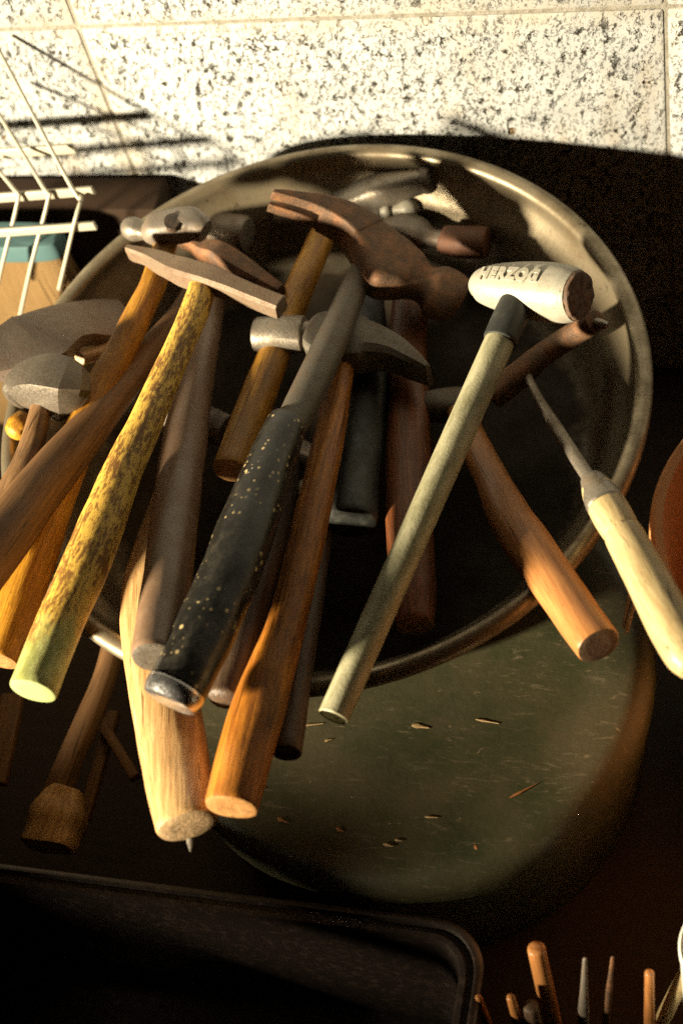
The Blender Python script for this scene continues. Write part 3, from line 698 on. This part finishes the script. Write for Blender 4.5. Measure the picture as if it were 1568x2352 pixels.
# ------------------------------------------------------------------ dim wooden things under the handles, left
ZL = -.10
pts = [(262, 1480, -.05, 26), (240, 1560, -.055, 27), (200, 1660, -.06, 30), (160, 1750, -.065, 32), (120, 1850, -.07, 34)]
t = thing('wooden_tool', 'dim wooden stick with a chunky split block at its end, below the green butt', 'wooden tool', frame(P(*pts[0][:3]), P(*pts[-1][:3])))
handle(t, pts, M_brown, name='stick')
solid(t, [(160, 1822, -.07, 34, .012, 3.5), (140, 1868, -.07, 62, .014, 3.5), (122, 1915, -.07, 66, .014, 4), (112, 1944, -.07, 62, .012, 4)], M_pale, 'block', wob=.004)
def slat(ax, ay, bx, by, z, hw, mat, label):
    a, b = P(ax, ay, z), P(bx, by, z); bm = bmesh.new(); r = hw * mpx(a)
    loft(bm, [(a, (b - a).normalized().cross(ZUP) * r, ZUP * .004, 6), (b, (b - a).normalized().cross(ZUP) * r, ZUP * .004, 6)], 20, .001, .001)
    o = build('wood_offcut', bm, mat, None, frame(a, b)); tag(o, label, 'offcut')
slat(262, 1640, 194, 1880, -.095, 14, M_brown, 'narrow dim slat lying right of the split wooden block')
slat(222, 1640, 310, 1785, -.085, 12, M_brown, 'thin dim slat crossing over the narrow slat toward the pale butt')
slat(30, 1600, -10, 1800, -.09, 28, M_brown, 'dim wooden offcut at the left edge below the green butt')

# ------------------------------------------------------------------ tool tips standing in the lower right
def standing(name, label, cat, tx, ty, bx, by, z, h0, h1, mat, round_=True, group='tools standing upright in the lower right corner'):
    a = P(tx, ty, z); d0 = P(bx, by, z - (by - ty) * .00042); d = (d0 - a).normalized(); L = (a.z - BZ) / -d.z
    b = a + d * L; m = mpx(a); bm = bmesh.new()
    r0, r1 = h0 * m, h1 * m; f = min(1.0, (d0 - a).length / L)
    loft(bm, stations([(a, r0, r0, 2.2), (a.lerp(b, f * .5), (r0 + r1) / 2, (r0 + r1) / 2, 2.2), (a.lerp(b, f), r1, r1, 2.2), (b, r1, r1, 2.2)], Vector((0, 1, 0)), k=3), 18, .0008, .0008, dome0=.002 if round_ else 0)
    o = build(name, bm, mat, None, frame(b, a, Vector((0, 1, 0)))); tag(o, label, cat, group)
standing('tool_handle', 'thickest amber wooden stick standing right of the tray corner', 'stick', 1231, 2180, 1268, 2352, -.02, 21, 23, M_tan)
standing('tool_handle', 'short reddish stick with rounded top just left of the thick amber stick', 'stick', 1172, 2292, 1190, 2352, -.04, 10, 14, M_tan)
standing('tool_handle', 'dark stub between the reddish stick and the thick amber stick', 'stick', 1218, 2312, 1225, 2352, -.05, 18, 20, M_dark)
standing('tool_handle', 'thin reddish stick touching the right side of the tray rim', 'stick', 1098, 2292, 1118, 2352, -.045, 8, 11, M_tan)
standing('chisel', 'tapering pale steel point right of the thick amber stick', 'chisel', 1342, 2205, 1338, 2352, -.02, 5, 15, M_grey)
standing('chisel', 'thin reddish rusty point between the pale steel point and the blunt stick', 'chisel', 1405, 2202, 1394, 2310, -.025, 4, 9, M_rust)
standing('tool_handle', 'blunt round-topped brown stick standing near the right edge', 'stick', 1490, 2236, 1490, 2352, -.03, 11, 13, M_tan)
standing('tool_handle', 'pale stick leaning under the white tin at the right corner', 'stick', 1590, 2200, 1515, 2352, -.03, 16, 19, M_cream)
n = NT('chipped_white_enamel'); a = n.noise(n.map(), 130, 5, .6)
M_enam = n.out(n.mix(n.ramp(a, [(.62, 0.), (.70, 1.)]), (.80, .77, .68), (.42, .22, .08)), .35, 0, .5)
cpos = P(1680, 2180, .0); rc_ = (P(1557, 2180, .0) - cpos).length
Mc = Matrix.Translation(Vector((cpos.x, cpos.y, BZ))); bm = bmesh.new(); Hc = -BZ
rr = lathe(bm, [(rc_ * .94, 0), (rc_ * .96, .01), (rc_ * .97, Hc * .96), (rc_, Hc - .004), (rc_, Hc), (rc_ * .97, Hc + .001), (rc_ * .95, Hc - .002), (rc_ * .94, .004)], Mc, 96)
cap(bm, rr[0], True); cap(bm, rr[-1], False); o = build('enamel_tin', bm, M_enam, None, Mc); tag(o, 'chipped white enamel tin just entering at the right edge near the bottom', 'tin')

# ------------------------------------------------------------------ unseen crate and box, added to keep the lamp off the low things
bm = bmesh.new(); CT, CX0, CX1, CY0, CY1 = .196, -.78, -.45, -1.05, -.845
for q in range(5):
    z = BZ + .03 + q * (CT - BZ - .06) / 4
    for y in (CY0, CY1): box(bm, Matrix.Translation(((CX0 + CX1) / 2, y, z)), CX1 - CX0, .014, .066, .002)
    for x in (CX0 + .008, CX1 - .008): box(bm, Matrix.Translation((x, (CY0 + CY1) / 2, z)), .014, CY1 - CY0 - .016, .0655, .002)
box(bm, Matrix.Translation(((CX0 + CX1) / 2, (CY0 + CY1) / 2, BZ + .02)), CX1 - CX0 - .04, CY1 - CY0 - .02, .02)
o = build('shade_crate', bm, M_brown, None, Matrix.Translation(((CX0 + CX1) / 2, (CY0 + CY1) / 2, BZ))); tag(o, 'unseen slatted crate added to shade the drum and tray, outside the picture', 'crate')

bm = bmesh.new(); box(bm, Matrix.Translation((-.60, -.742, (BZ + .105) / 2)), .28, .16, .105 - BZ, .004)  # added box, never seen, blocks the lamp from the low wooden tools
o = build('shade_box', bm, M_kraft, None, Matrix.Translation((-.60, -.742, BZ))); tag(o, 'unseen low box added to shade the low wooden tools, outside the picture', 'box')
